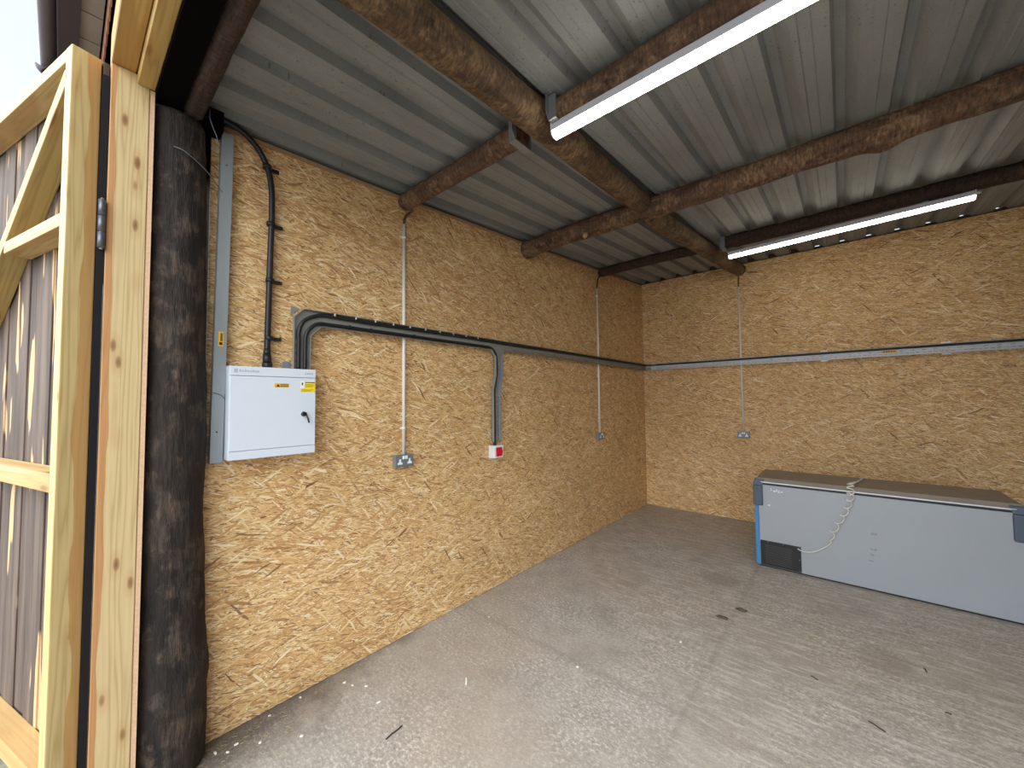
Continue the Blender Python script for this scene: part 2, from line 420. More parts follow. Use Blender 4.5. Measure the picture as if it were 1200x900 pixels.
# roof sheet: box profile extruded along y
bm = bmesh.new()
prof = []
x = -.2
P0 = .285; PIT = .2447
k0 = -2
for k in range(k0, 22):
    xs = P0 + PIT * k
    drop = 0.0
    prof += [(xs - .105, 0), (xs - .1, -.004), (xs - .062, -.004), (xs - .057, 0), (xs, 0), (xs + .014, .05), (xs + .054, .05), (xs + .104, 0)]
    if (k - 0) % 4 == 0:   # sheet lap
        prof += [(xs + .112, 0), (xs + .1121, -.005), (xs + .135, -.005)]
prof = [p for p in prof if -.12 <= p[0] <= RX + .15]
ysn = [-5.84, -5.2, -4.56, -3.83, -3.1, -2.28, -1.46, -.7, .12]
rows = [[bm.verts.new((px, y, roof_z(y) + pz)) for px, pz in prof] for y in ysn]
for r0, r1 in zip(rows, rows[1:]):
    for i in range(len(prof) - 1): bm.faces.new((r0[i], r0[i + 1], r1[i + 1], r1[i]))
ro = struct(link('ceiling', bm, M['roof']))
sm = ro.modifiers.new('thickness', 'SOLIDIFY'); sm.thickness = .0015; sm.offset = 1

# ------------------------------------------------------------------ logs
def log(name, p0, p1, r0, r1, mat, seed, label, wob=.012, lump=.09, knots=(), seg=36, cat='roof timber', group=None):
    p0, p1 = Vector(p0), Vector(p1); L = (p1 - p0).length
    n = max(12, int(L / .02))
    bm = bmesh.new(); rings = []
    for i in range(n + 1):
        t = i / n; xx = t * L
        cy = noise.noise((xx * .7, seed, 0)) * wob * 1.6; cz = noise.noise((xx * .7, seed, 5)) * wob
        R0 = r0 + (r1 - r0) * t
        endf = 1.0
        if xx < .02: endf = .93
        if L - xx < .02: endf = .93
        ring = []
        for k in range(seg):
            a = 2 * PI * k / seg
            q = Vector((xx * 2.2, math.cos(a) * .8 + seed * 3.1, math.sin(a) * .8))
            rr = R0 * endf * (1 + lump * noise.noise(q) + lump * .55 * noise.noise(q * 3.3) + lump * .3 * noise.noise(q * 9) + lump * .2 * noise.noise(q * 24))
            for (kx, ka, kh, kw) in knots:
                dd = ((xx - kx) / kw) ** 2 + ((((a - ka + PI) % (2 * PI)) - PI) * R0 / kw) ** 2
                rr += kh * math.exp(-dd)
            ring.append(bm.verts.new((xx, cy + rr * math.cos(a), cz + rr * math.sin(a))))
        rings.append(ring)
    for i in range(n):
        for k in range(seg):
            bm.faces.new((rings[i][k], rings[i + 1][k], rings[i + 1][(k + 1) % seg], rings[i][(k + 1) % seg])).smooth = True
    bm.faces.new(rings[0]); bm.faces.new(rings[-1][::-1])
    o = link(name, bm, mat)
    o.matrix_world = Matrix.Translation(p0) @ (p1 - p0).to_track_quat('X', 'Z').to_matrix().to_4x4()
    return tag(o, label, cat, group)

D270 = 1.5 * PI
log('roof_log', (0.0, -4.555, 3.202), (1.16, -4.565, 3.202), .058, .062, M['bark'], 1, 'short purlin log between the left wall and the long beam, nearest the doorway', lump=.07)
log('roof_log', (1.37, -4.555, 3.19), (RX, -4.56, 3.19), .068, .07, M['bark'], 2, 'round purlin log directly above the nearer lit strip light', lump=.08)
midlog = log('roof_log', (-0.01, -3.085, 3.272), (RX, -3.075, 3.272), .082, .086, M['bark'], 3, 'thick knotty crosswise log across the middle of the roof, between the two strip lights', wob=.016, lump=.1,
    knots=((2.72, D270 + .3, .03, .07), (.75, D270 - .6, .02, .05), (.08, D270, .02, .07), (1.35, D270, .012, .08)))
bm = bmesh.new(); tube(bm, [(.75, -3.12, 3.215), (.75, -3.155, 3.185), (.75, -3.168, 3.172)], .022, 16, lambda t, a: .024 - .006 * t + .002 * math.sin(3 * a))
stub = link('branch_stub', bm, M['lath'], midlog); stub.matrix_parent_inverse = midlog.matrix_world.inverted(); stub['label'] = 'pale sawn branch stub'
log('roof_log', (0.0, -1.46, 3.425), (1.33, -1.46, 3.425), .058, .06, M['bark_dark'], 4, 'short dark purlin log from the left wall near the back corner', lump=.07)
log('roof_log', (1.53, -1.46, 3.42), (RX, -1.46, 3.42), .066, .068, M['bark_dark'], 5, 'dark purlin log directly above the farther lit strip light', lump=.08)
log('roof_log', (1.285, -5.74, 3.118), (1.285, -3.188, 3.292), .086, .078, M['bark_beam'], 6, 'long tan beam log running inward from the doorway to the middle crosswise log', wob=.012, lump=.08)
log('roof_log', (1.27, -2.985, 3.285), (1.42, -.005, 3.50), .085, .078, M['bark_beam'], 7, 'beam log running from the middle crosswise log to the top of the back wall', wob=.012, lump=.09, knots=((1.9, D270, .015, .08),))
log('roof_log', (.02, -5.825, 3.14), (RX, -5.83, 3.14), .044, .046, M['bark_dark'], 8, 'brown log over the doorway resting on the dark corner post', lump=.12)

# ------------------------------------------------------------------ corner post
log('corner_post', (0.02, -5.848, 0), (0.02, -5.882, 3.09), .14, .124, M['post'], 9, 'dark rough log post standing at the doorway corner beside the pale jamb', wob=.012, lump=.07,
    knots=((.45, .9, .016, .12),), cat='post', seg=40)
# board closing the gap over the doorway, near-black to paint its deep shadow
struct(bxo('trim_2', (-.1, -5.967, 3.10), (RX, -5.872, 3.38), M['shade_black']))
struct(bxo('trim_3', (-.1, -6.02, 3.385), (RX, -5.8, 3.41), M['shade_black']))

# ------------------------------------------------------------------ doorway frame
fr = empty('door_frame', (0.15, -6.04, 0), label='pale new timber door frame beside the dark corner post', cat='door frame')
def child_local(o, parent):
    o.parent = parent; o.matrix_parent_inverse = Matrix.Translation(parent.location).inverted(); return o
bm = bmesh.new(); box(bm, (.10, -6.108, 0), (.15, -5.985, 3.165)); bevel(bm, .003, 1)
child_local(link('jamb', bm, M['jamb']), fr)
bm = bmesh.new(); box(bm, (.118, -5.984, 0), (.147, -5.968, 3.12)); child_local(link('board_edge', bm, M['edge']), fr)
bm = bmesh.new(); box(bm, (.085, -6.108, 3.167), (RX, -6.03, 3.33)); bevel(bm, .003, 1)
child_local(link('header', bm, M['header']), fr)
bm = bmesh.new(); box(bm, (.152, -6.028, 3.12), (RX, -5.968, 3.33)); bevel(bm, .003, 1)
child_local(link('stop_batten', bm, M['header']), fr)

# ------------------------------------------------------------------ barn door, swung open outward
Dv = Vector((-.9646, -.2639, 0)); HP = Vector((.15, -6.2194, 0))
door = empty('door_1', HP, label='tall ledged and braced barn door of dark boards on pale framing, standing open', cat='door', kind='structure')
ang = math.atan2(Dv.y, Dv.x); door.rotation_euler = (0, 0, ang)
# local x along the leaf, local y: front plane at 0, leaf body toward -y local (away from viewer)
nloc = Matrix.Rotation(ang, 3, 'Z') @ Vector((0, 1, 0))
sgn = 1.0 if nloc.dot(Vector((2.48, -6.21, 0)) - HP) < 0 else -1.0   # +local y points away from the viewer?
DEP = .088
def dbox(name, lo, hi, mat, bev=.004):
    ylo, yhi = sorted((lo[1] * sgn, hi[1] * sgn))
    bm = bmesh.new(); box(bm, (lo[0], ylo, lo[2]), (hi[0], yhi, hi[2])); bevel(bm, bev, 2)
    o = link(name, bm, mat); o.parent = door; return o
DW = 1.9; ZT = 3.17; ZB = .12
dbox('stile', (0, 0, ZB), (.06, DEP, ZT), M['timber_z'])
dbox('stile', (DW - .06, 0, ZB), (DW, DEP, ZT), M['timber_z'])
dbox('rail', (.06, 0, ZT - .055), (DW - .06, DEP, ZT - .002), M['timber_x'])
dbox('rail', (.06, 0, 2.425), (.72, DEP, 2.48), M['timber_x'])
dbox('rail', (.06, 0, 1.355), (DW - .06, DEP, 1.43), M['timber_x'])
dbox('rail', (.06, 0, .20), (DW - .06, DEP, .27), M['timber_x'])
# brace
a = Vector((.07, 3.11)); b = Vector((1.55, 1.70))
a = Vector((.06, 3.10)); b = Vector((1.62, 1.60)); d2 = (b - a).normalized(); 
d2 = Vector((.76, -.63)).normalized(); a = Vector((.066, 3.085)); L = 1.62 / -d2.y * .98; L = 2.05
bm = bmesh.new(); box(bm, (0, min(0, DEP * sgn), -.06), (L, max(0, DEP * sgn), 0)); bevel(bm, .004, 2)
o = link('brace', bm, M['timber_b']); o.parent = door
o.location = (a.x, 0, a.y); o.rotation_euler = (0, math.atan2(-d2.y, d2.x), 0)
# boards behind the framing
for i in range(13):
    x0 = i * (DW / 13); 
    yo = DEP + (.0 if i % 2 else .006)
    dbox('board', (x0 + .001, yo, ZB - .02), (x0 + DW / 13 + .012, yo + .02, ZT), M['clad'], .003)
# black strip and hinge in the gap
bm = bmesh.new(); box(bm, (.105, -6.133, 0.02), (.148, -6.1105, 3.10)); st = link('door_gap_strip', bm, M['steel_black'])
tag(st, 'long black strip in the gap between the open barn door and its jamb', 'strip')
hg = empty('door_hinge', (.158, -6.121, 2.35), label='grey steel barrel hinge halfway up the doorway edge, beside the black strip', cat='hinge')
for zz in (0, .069, .138):
    bm = bmesh.new(); tube(bm, [(0, 0, zz), (0, 0, zz + .066)], .0115, 16); o = link('knuckle', bm, M['hinge'], hg)
bm = bmesh.new(); tube(bm, [(0, 0, -.006), (0, 0, .212)], .006, 12); link('pin', bm, M['chrome'], hg)

# ------------------------------------------------------------------ eaves outside
bm = bmesh.new()
for i in range(60):
    xa = .5 - i * .1
    box(bm, (xa - .098, -6.2, 3.5 + (.004 if i % 2 else 0)), (xa, -6.128, 3.508 + (.004 if i % 2 else 0)))
struct(link('trim_4', bm, M['soffit']))
struct(bxo('trim_5', (-6, -6.268, 3.47), (.6, -6.1975, 3.62), M['fascia']))
struct(bxo('trim_7', (-6, -6.2, 3.52), (RX, -5.8, 3.55), M['shade_black']))
struct(bxo('trim_8', (-6, -6.0, 3.4), (RX, -5.9, 3.52), M['shade_black']))
bm = bmesh.new()
for i in range(40):
    xa = .6 - i * .09
    prism(bm, [(xa, 3.34), (xa - .045, 3.40), (xa - .09, 3.34), (xa - .09, 3.51), (xa, 3.51)], .006, (0, -6.116, 0), (1, 0, 0), (0, 0, 1), (0, -1, 0))
struct(link('trim_6', bm, M['rust']))
gt = empty('gutter', (-.3, -6.3, 3.5), label='brown eaves gutter seen against the sky above the open barn door', cat='gutter')
bm = bmesh.new()
segs = 12
prev = None
for xx in (-5.7, .9):
    ring = []
    for k in range(segs + 1):
        aa = PI + PI * k / segs
        ring.append(bm.verts.new((xx, .03 * math.cos(aa), .03 + .03 * math.sin(aa))))
    if prev:
        for k in range(segs): bm.faces.new((prev[k], prev[k + 1], ring[k + 1], ring[k])).smooth = True
    prev = ring
o = link('channel', bm, M['gutter'], gt); md = o.modifiers.new('t', 'SOLIDIFY'); md.thickness = .003
bm = bmesh.new(); tube(bm, [(-.42, -.045, .02), (-.36, -.03, -.03), (-.28, -.0, -.09)], .01, 10, lambda t, a: .004 + .018 * t)
link('bracket', bm, M['fascia'], gt)

# ------------------------------------------------------------------ distribution board
DB = empty('distribution_board', (0, -5.45, 1.41), label='white metal distribution board with yellow stickers and a key, fixed to the left OSB wall', cat='electrical board')
W0, W1, HH, DD = -.208, .212, .482, .12
bm = bmesh.new(); box(bm, (.0005, W0, 0), (DD - .014, W1, HH)); bevel(bm, .003, 2); link('cabinet_body', bm, M['white_box'], DB)
bm = bmesh.new(); box(bm, (DD - .013, W0, HH - .048), (DD, W1, HH)); bevel(bm, .002, 2); top = link('top_flange', bm, M['white_box'], DB)
bm = bmesh.new(); box(bm, (DD - .013, W0, .045), (DD + .001, W1, HH - .051)); bevel(bm, .003, 2); dr = link('cabinet_door', bm, M['white_box'], DB)
bm = bmesh.new(); box(bm, (DD - .013, W0, 0), (DD, W1, .043)); bevel(bm, .002, 2); link('bottom_flange', bm, M['white_box'], DB)
bm = bmesh.new(); disc(bm, (DD + .001, .145, .225), (1, 0, 0), .014, .006); lk = link('lock', bm, M['chrome'], dr)
bm = bmesh.new(); disc(bm, (DD + .007, .145, .225), (1, 0, 0), .011, .02); box(bm, (DD + .012, .135, .222), (DD + .024, .15, .236))
tube(bm, [(DD + .022, .152, .223), (DD + .03, .16, .2), (DD + .03, .166, .175)], .0045, 8)
link('key', bm, M['key'], dr)
def sticker(parent, name, y0, y1, z0, z1, mat, x, marks):
    bm = bmesh.new(); box(bm, (x, y0, z0), (x + .0008, y1, z1), 0)
    for (a, b, c, d) in marks:
        box(bm, (x + .0008, y0 + (y1 - y0) * a, z0 + (z1 - z0) * b), (x + .0013, y0 + (y1 - y0) * c, z0 + (z1 - z0) * d), 1)
    return link(name, bm, [mat, M['ink']], parent)
s1 = sticker(dr, 'warning_sticker', -.005, .068, .375, .397, M['amber'], DD + .001, [(.4, .2, .95, .38), (.4, .6, .95, .8)])
bm = bmesh.new(); prism(bm, [(.003, .378), (.022, .378), (.0125, .394)], .0006, (DD + .0018, 0, 0), (0, 1, 0), (0, 0, 1), (1, 0, 0)); link('warning_triangle', bm, M['ink'], s1)
s2 = sticker(dr, 'information_sticker', .13, .208, .35, .412, M['yellow'], DD + .001, [(.3, .86, .97, .93), (.3, .7, .9, .73), (.3, .6, .95, .63), (.3, .5, .85, .53), (.05, .2, .9, .23), (.05, .1, .7, .13)])
bm = bmesh.new(); box(bm, (DD + .0018, .13, .372), (DD + .0024, .150, .412)); w = link('white_panel', bm, M['white'], s2)
bm = bmesh.new(); box(bm, (DD + .0024, .135, .39), (DD + .003, .142, .405)); link('symbol', bm, M['ink'], w) if False else link('symbol', bm, M['ink'], s2)
# faint maker's strip: logo square, word bars, rating
bm = bmesh.new(); xx = DD
for i in range(8): box(bm, (xx, W0 + .04 + i * .0115, HH - .03), (xx + .0006, W0 + .049 + i * .0115, HH - .02 + (.003 if i in (0, 2, 5) else 0)))
link('printed_marking', bm, M['greyink'], top)
bxo('printed_logo', (xx, W0 + .018, HH - .034), (xx + .0006, W0 + .034, HH - .014), M['greyink'], top)
bm = bmesh.new()
for i in range(4): box(bm, (xx, W1 - .06 + i * .012, HH - .03), (xx + .0006, W1 - .051 + i * .012, HH - .02))
link('printed_rating', bm, M['greyink'], top)

# ------------------------------------------------------------------ grey trunking
TR = empty('trunking', (0, -5.69, 1.395), label='tall square grey metal trunking up the left wall beside the white distribution board', cat='trunking')
TR.rotation_euler = (-.0125, 0, 0)
bm = bmesh.new(); box(bm, (.001, -.027, 0), (.046, .024, 1.735)); bevel(bm, .002, 1); link('channel', bm, M['trunk'], TR)
bm = bmesh.new(); box(bm, (.0465, -.0285, .002), (.050, .0255, 1.733)); bevel(bm, .001, 1); lid = link('cover', bm, M['trunk'], TR)
for zz in (.16, 1.56):
    bm = bmesh.new(); disc(bm, (.050, -.004, zz), (1, 0, 0), .004, .002, 12); link('screw', bm, M['chrome'], lid)
st_ = sticker(lid, 'warning_sticker', -.012, .011, .60, .675, M['amber'], .0502, [(.4, .35, .62, .9), (.7, .35, .8, .9), (.2, .08, .8, .28)])
bm = bmesh.new(); tube(bm, smooth_path([(.052, -.027, .36), (.053, -.01, .355), (.053, .01, .345), (.052, .026, .325)], 5), .0012, 6); link('seam_wire', bm, M['ink'], lid)

# ------------------------------------------------------------------ black armoured cable with cleats
AC = empty('armoured_cable', (0, -5.45, 1.9), label='thick black armoured cable curving down into the top of the white board', cat='cable')
pth = smooth_path([(.06, -5.80, 3.19), (.05, -5.72, 3.195), (.04, -5.62, 3.185), (.03, -5.54, 3.14), (.027, -5.485, 3.06), (.027, -5.458, 2.95), (.027, -5.452, 2.8), (.027, -5.457, 2.5), (.027, -5.462, 2.2), (.027, -5.465, 1.99)], 7)
bm = bmesh.new(); tube(bm, pth, .0155, 14); child_local(link('cable', bm, M['cable']), AC)
bm = bmesh.new(); tube(bm, [(.035, -5.466, 1.893), (.035, -5.466, 1.925)], .026, 6); tube(bm, [(.035, -5.466, 1.925), (.03, -5.466, 1.97)], .021, 14); tube(bm, [(.03, -5.466, 1.97), (.028, -5.465, 2.0)], .018, 14)
child_local(link('gland', bm, M['cable']), AC)
for zz in (3.045, 2.72, 2.395, 2.065):
    yy = -5.456 if zz < 2.9 else -5.48
    bm = bmesh.new(); tube(bm, [(.027, yy, zz - .011), (.027, yy, zz + .011)], .022, 14)
    box(bm, (.001, yy + .01, zz - .009), (.016, yy + .066, zz + .009)); disc(bm, (.014, yy + .052, zz), (1, 0, 0), .009, .006, 10)
    child_local(link('cleat', bm, M['cable']), AC)

# ------------------------------------------------------------------ cable tray
SO = .028; TW = .092; FL = .026; TH = .0018
def tray_run(O, U, Wd, N, L, width=TW, parent=None, mat=None, name='straight_run', mid_slots=False):
    """perforated strip: slots cut out of the base, a lip along each side"""
    O, U, Wd, N = Vector(O), Vector(U), Vector(Wd), Vector(N)
    bm = bmesh.new()
    us = [0.0]; slot = []
    k = 0
    while us[-1] < L - .06:
        us += [us[-1] + .014, us[-1] + .044]
    us.append(L)
    ws = [0, width * .2, width * .28, width * .46, width * .54, width * .72, width * .8, width]
    cache = {}
    def V(i, j):
        if (i, j) not in cache: cache[(i, j)] = bm.verts.new(O + U * us[i] + Wd * ws[j])
        return cache[(i, j)]
    for i in range(len(us) - 1):
        for j in range(len(ws) - 1):
            if i % 2 == 1 and (j in (1, 5) or (mid_slots and j == 3 and (i // 2) % 2 == 0)): continue
            bm.faces.new((V(i, j), V(i + 1, j), V(i + 1, j + 1), V(i, j + 1)))
    for w0, s in ((0, 1), (width - TH, 1)):
        prism(bm, [(0, 0), (L, 0), (L, FL), (0, FL)], TH, O + Wd * w0, U, N, Wd)
        wl = w0 + (TH if w0 == 0 else 0)
    o = link(name, bm, mat or M['tray'])
    if parent: child_local(o, parent)
    return o
def tray_plate(pts, parent, name, lips, mat=None):
    bm = bmesh.new()
    prism(bm, pts, TH, (SO, 0, 0), (0, 1, 0), (0, 0, 1), (1, 0, 0))
    for i, j in lips:
        a, b = Vector(pts[i]), Vector(pts[j]); d = (b - a).normalized(); n = Vector((-d.y, d.x)) * TH
        prism(bm, [a, b, b + n, a + n], FL, (SO, 0, 0), (0, 1, 0), (0, 0, 1), (1, 0, 0))
    return child_local(link(name, bm, mat or M['tray']), parent)
CT = empty('cable_tray', (0, -3.6, 2.21), label='grey cable tray along the left wall with a branch down to the red switch', cat='cable tray')
ZL, ZH = 2.166, 2.260
YA, YB = -5.334, -5.240
tray_run((SO, YA, 1.896), (0, 0, 1), (0, 1, 0), (1, 0, 0), .205, YB - YA, CT, M['tray'], 'riser')
tray_plate([(YA, 2.1), (YB, 2.1), (YB + .066, ZL), (YB + .12, ZL), (YB + .12, ZH), (YA + .055, ZH), (YA, ZH - .055)], CT, 'corner_bend', [(1, 2), (2, 3), (4, 5), (5, 6), (6, 0)])
bm = bmesh.new(); prism(bm, [(YA - .004, 2.215), (YA + .045, 2.268), (YA - .002, 2.275)], .002, (.002, 0, 0), (0, 1, 0), (0, 0, 1), (1, 0, 0)); child_local(link('corner_bracket', bm, M['galv']), CT)
bm = bmesh.new(); prism(bm, [(YA - .045, 1.9), (YA, 1.9), (YA, 1.94), (YA - .045, 1.94)], .002, (.002, 0, 0), (0, 1, 0), (0, 0, 1), (1, 0, 0)); child_local(link('fixing_bracket', bm, M['galv']), CT)
tray_run((SO, YB + .12, ZL), (0, 1, 0), (0, 0, 1), (1, 0, 0), -3.70 - (YB + .12), ZH - ZL, CT, M['tray'], 'straight_run')
T0, T1 = -3.606, -3.512
tray_plate([(-3.70, ZL), (T0 - .055, ZL), (T0, ZL - .065), (T0, ZL - .075), (T1, ZL - .075), (T1, ZL - .03), (T1 + .035, ZL), (-3.44, ZL), (-3.44, ZH), (-3.70, ZH)], CT, 'tee_junction', [(0, 1), (1, 2), (2, 3), (4, 5), (5, 6), (6, 7), (8, 9)])
tray_run((SO, -3.44, ZL), (0, 1, 0), (0, 0, 1), (1, 0, 0), 3.435, ZH - ZL, CT, M['tray'], 'straight_run')
tray_run((SO, T0, 1.93), (0, 0, 1), (0, 1, 0), (1, 0, 0), 2.091 - 1.93, T1 - T0, CT, M['galv'], 'drop_run')
# offset jog then lower drop
J = -.036
tray_plate([(T0 + J, 1.80), (T1 + J, 1.80), (T1, 1.93), (T0, 1.93)], CT, 'offset_bend', [(1, 2), (3, 0)], M['galv'])
tray_run((SO, T0 + J, 1.33), (0, 0, 1), (0, 1, 0), (1, 0, 0), .47, T1 - T0, CT, M['galv'], 'drop_run')
for yy in (-4.9, -4.2, -3.3, -2.6, -1.9, -1.2, -.5):
    bm = bmesh.new(); box(bm, (.001, yy, ZL + .02), (SO - .001, yy + .03, ZH - .02)); child_local(link('standoff', bm, M['galv']), CT)
for (yy, zz) in ((T0 + .03, 2.0), (T0 + J + .03, 1.72), (T0 + J + .03, 1.4), (YA + .03, 1.97)):
    bm = bmesh.new(); box(bm, (.001, yy, zz), (SO - .001, yy + .03, zz + .03)); child_local(link('standoff', bm, M['galv']), CT)
BT = empty('cable_tray', (2, 0, 2.21), label='pale grey perforated cable tray running across the back wall above the freezer', cat='cable tray')
tray_run((.05, -SO, ZL - .004), (1, 0, 0), (0, 0, 1), (0, -1, 0), RX - .06, .1, BT, M['traypale'], 'straight_run', True)
for (xa, xb) in ((.06, .13), (.145, .215)):
    for z0, z1 in ((ZL - .006, ZL + .045), (ZH - .012, ZH)):
        bm = bmesh.new(); box(bm, (xa, -SO - .026, z0), (xb, -SO - .019, z1)); child_local(link('joint_plate', bm, M['galv'] if xa < .1 else M['fztrim']), BT)
for xx in (2.27, 3.29):
    for zz in (ZL - .022, ZH + .006):
        bm = bmesh.new(); box(bm, (xx, -SO - .012, zz), (xx + .07, -SO - .002, zz + .014)); child_local(link('coupler', bm, M['white']), BT)
bm = bmesh.new(); box(bm, (2.82, -SO - .0035, ZL + .035), (2.95, -SO - .0025, ZL + .06), 0)
for i in range(5): box(bm, (2.835 + i * .021, -SO - .0043, ZL + .042), (2.85 + i * .021, -SO - .0035, ZL + .053), 1)
child_local(link('tray_sticker', bm, [M['amber'], M['ink']]), BT)
for xx in (.6, 1.7, 2.6, 3.6, 4.6):
    bm = bmesh.new(); box(bm, (xx, -SO + .002, ZL + .02), (xx + .03, -.001, ZH - .02)); child_local(link('standoff', bm, M['galv']), BT)

# cables lying in the tray
def tray_cable(name, label, pts, r, ties=(), tiemat=None):
    e = empty(name, (0, -4.5, 2.2), label=label, cat='cable')
    bm = bmesh.new(); tube(bm, smooth_path(pts, 6), r, 10); child_local(link('cable', bm, M['cable']), e)
    for lo, hi in ties:
        bm = bmesh.new(); box(bm, lo, hi); child_local(link('cable_tie', bm, tiemat or M['cable']), e)
    return e
xc = SO + .014
zt = ZH - .020
pts = [(xc, -5.305, 1.893), (xc, -5.305, 2.05), (xc, -5.303, 2.13), (xc, -5.275, 2.19), (xc, -5.215, 2.226), (xc, -5.14, zt)]
pts += [(xc, y, zt + .006 * ((i % 3) - 1) * .4) for i, y in enumerate([-4.9, -4.4, -3.9, -3.4, -2.9, -2.2, -1.5, -.8, -.25])]
pts += [(xc + .004, -.09, zt), (.09, -.045, zt), (.3, -xc, zt), (1.2, -xc, zt), (2.4, -xc, zt + .004), (3.6, -xc, zt + .004), (RX - .05, -xc, zt)]
ties = [((xc + .004, y, zt + .004), (xc + .0125, y + .007, ZH + .001)) for y in [-5.1 + .14 * i for i in range(10)]]
tray_cable('tray_cable', 'black cable along the top edge of the wall trays, bending round the back corner', pts, .0115, ties, M['lightgrey'])
zb_ = ZL + .020
pts = [(xc, -5.268, 1.893), (xc, -5.268, 2.05), (xc, -5.262, 2.11), (xc, -5.235, 2.155), (xc, -5.19, 2.183), (xc, -5.1, zb_)]
pts += [(xc, y, zb_) for y in (-4.7, -4.3, -3.95, -3.75)] + [(xc, -3.66, zb_ - .006), (xc, -3.605, zb_ - .05), (xc, -3.588, zb_ - .11), (xc, -3.588, 1.95), (xc, -3.605, 1.86), (xc, -3.622, 1.76), (xc, -3.622, 1.5), (xc, -3.622, 1.36), (xc, -3.615, 1.305)]
ties = [((SO - .002, y, zb_ - .014), (xc + .012, y + .008, zb_ + .014)) for y in (-5.0, -4.85, -4.5)]
tray_cable('tray_cable', 'black cable along the lower edge of the left tray, dropping to the red switch', pts, .011, ties)
# ties across both cables on the riser
# ------------------------------------------------------------------ conduits with cables and sockets
def conduit(wall, c, z0, z1, label):
    e = empty('conduit', (0, 0, 0), label=label, cat='conduit')
    def P(a, d, z): return (d, a, z) if wall == 'L' else (a, -d, z)
    bm = bmesh.new(); tube(bm, [P(c, .0125, z0), P(c, .0125, (z0 + z1) / 2), P(c, .0125, z1)], .0118, 14); link('pipe', bm, M['white_pvc'], e)
    for zz in (z0 + .19, z1 - .1):
        bm = bmesh.new(); tube(bm, [P(c, .0125, zz - .008), P(c, .0125, zz + .008)], .0155, 14)
        lo, hi = P(c - .026, .001, zz - .008), P(c + .02, .008, zz + .008)
        box(bm, [min(a, b) for a, b in zip(lo, hi)], [max(a, b) for a, b in zip(lo, hi)])
        link('saddle', bm, M['white_pvc'], e)
    return e
conduit('L', -4.565, 1.315, 3.03, 'white vertical conduit on the left wall nearest the doorway, behind the tray')
conduit('L', -1.57, 1.265, 3.185, 'white vertical conduit on the left wall near the back corner')
conduit('B', 1.395, 1.235, 3.27, 'white vertical conduit on the back wall above the far socket')
def topcable(pts, label):
    bm = bmesh.new(); tube(bm, smooth_path(pts, 6), .0085, 8); tag(link('feed_cable', bm, M['browncable']), label, 'cable')
topcable([(.0125, -4.565, 3.03), (.0125, -4.562, 3.07), (.018, -4.545, 3.11), (.03, -4.52, 3.135), (.05, -4.51, 3.15)], 'brown cable from the conduit top nearest the doorway up to the short purlin')
topcable([(.0125, -1.57, 3.185), (.0125, -1.56, 3.25), (.012, -1.54, 3.31), (.02, -1.51, 3.365)], 'brown cable from the left conduit near the back corner up to a purlin')
topcable([(1.395, -.0125, 3.27), (1.396, -.012, 3.32), (1.40, -.02, 3.38), (1.405, -.04, 3.425)], 'dark cable from the back wall conduit up to the beam end')

def socket(loc, rotz, label):
    # local: face toward -y, wall plane y=0, centred
    e = empty('double_socket', loc, label=label, cat='socket'); e.rotation_euler = (0, 0, rotz)
    bm = bmesh.new(); box(bm, (-.072, -.040, -.042), (.072, -.0005, .042)); bevel(bm, .004, 2); link('back_box', bm, M['socket'], e)
    bm = bmesh.new(); box(bm, (-.074, -.047, -.044), (.074, -.041, .044)); bevel(bm, .003, 2); link('face_plate', bm, M['socket'], e)
    for s in (-1, 1):
        bm = bmesh.new(); prism(bm, [(s * .04 - .019, -.024), (s * .04 + .019, -.024), (s * .04 + .019, -.012), (s * .04 + .007, -.006), (s * .04 + .007, .014), (s * .04 - .007, .014), (s * .04 - .007, -.006), (s * .04 - .019, -.012)], .002, (0, -.047, 0), (1, 0, 0), (0, 0, 1), (0, -1, 0)); link('outlet_shutter', bm, M['white'], e)
        bm = bmesh.new(); box(bm, (s * .012 - .0085, -.053, .012), (s * .012 + .0085, -.047, .036)); bevel(bm, .001, 1); link('rocker_switch', bm, M['white'], e)
    return e
socket((0, -4.578, 1.272), PI / 2, 'grey double socket on the left wall nearest the white board')
socket((0, -1.575, 1.222), PI / 2, 'grey double socket low on the left wall near the back corner')
socket((1.397, 0, 1.19), 0, 'grey double socket on the back wall at the foot of the conduit')

# red rotary isolator
RS = empty('isolator_switch', (0, -3.595, 1.235), label='light grey switch box with red rotary handle under the tray drop on the left wall', cat='switch')
bm = bmesh.new(); box(bm, (.0005, -.068, -.058), (.062, .062, .058)); bevel(bm, .006, 3); link('box', bm, M['lightgrey'], RS)
bm = bmesh.new(); box(bm, (.0625, -.066, -.056), (.07, .06, .056)); bevel(bm, .004, 2); ck = link('cover', bm, M['white'], RS)
bm = bmesh.new(); box(bm, (.07, -.042, -.04), (.078, .034, .04)); bevel(bm, .002, 1); link('red_plate', bm, M['red'], RS)
bm = bmesh.new(); disc(bm, (.078, -.004, 0), (1, 0, 0), .03, .014, 24); box(bm, (.092, -.012, -.028), (.106, .004, .028)); link('rotary_handle', bm, M['red'], RS)
bm = bmesh.new(); tube(bm, [(.035, -.022, .058), (.035, -.022, .082)], .017, 12); link('gland', bm, M['cable'], RS)

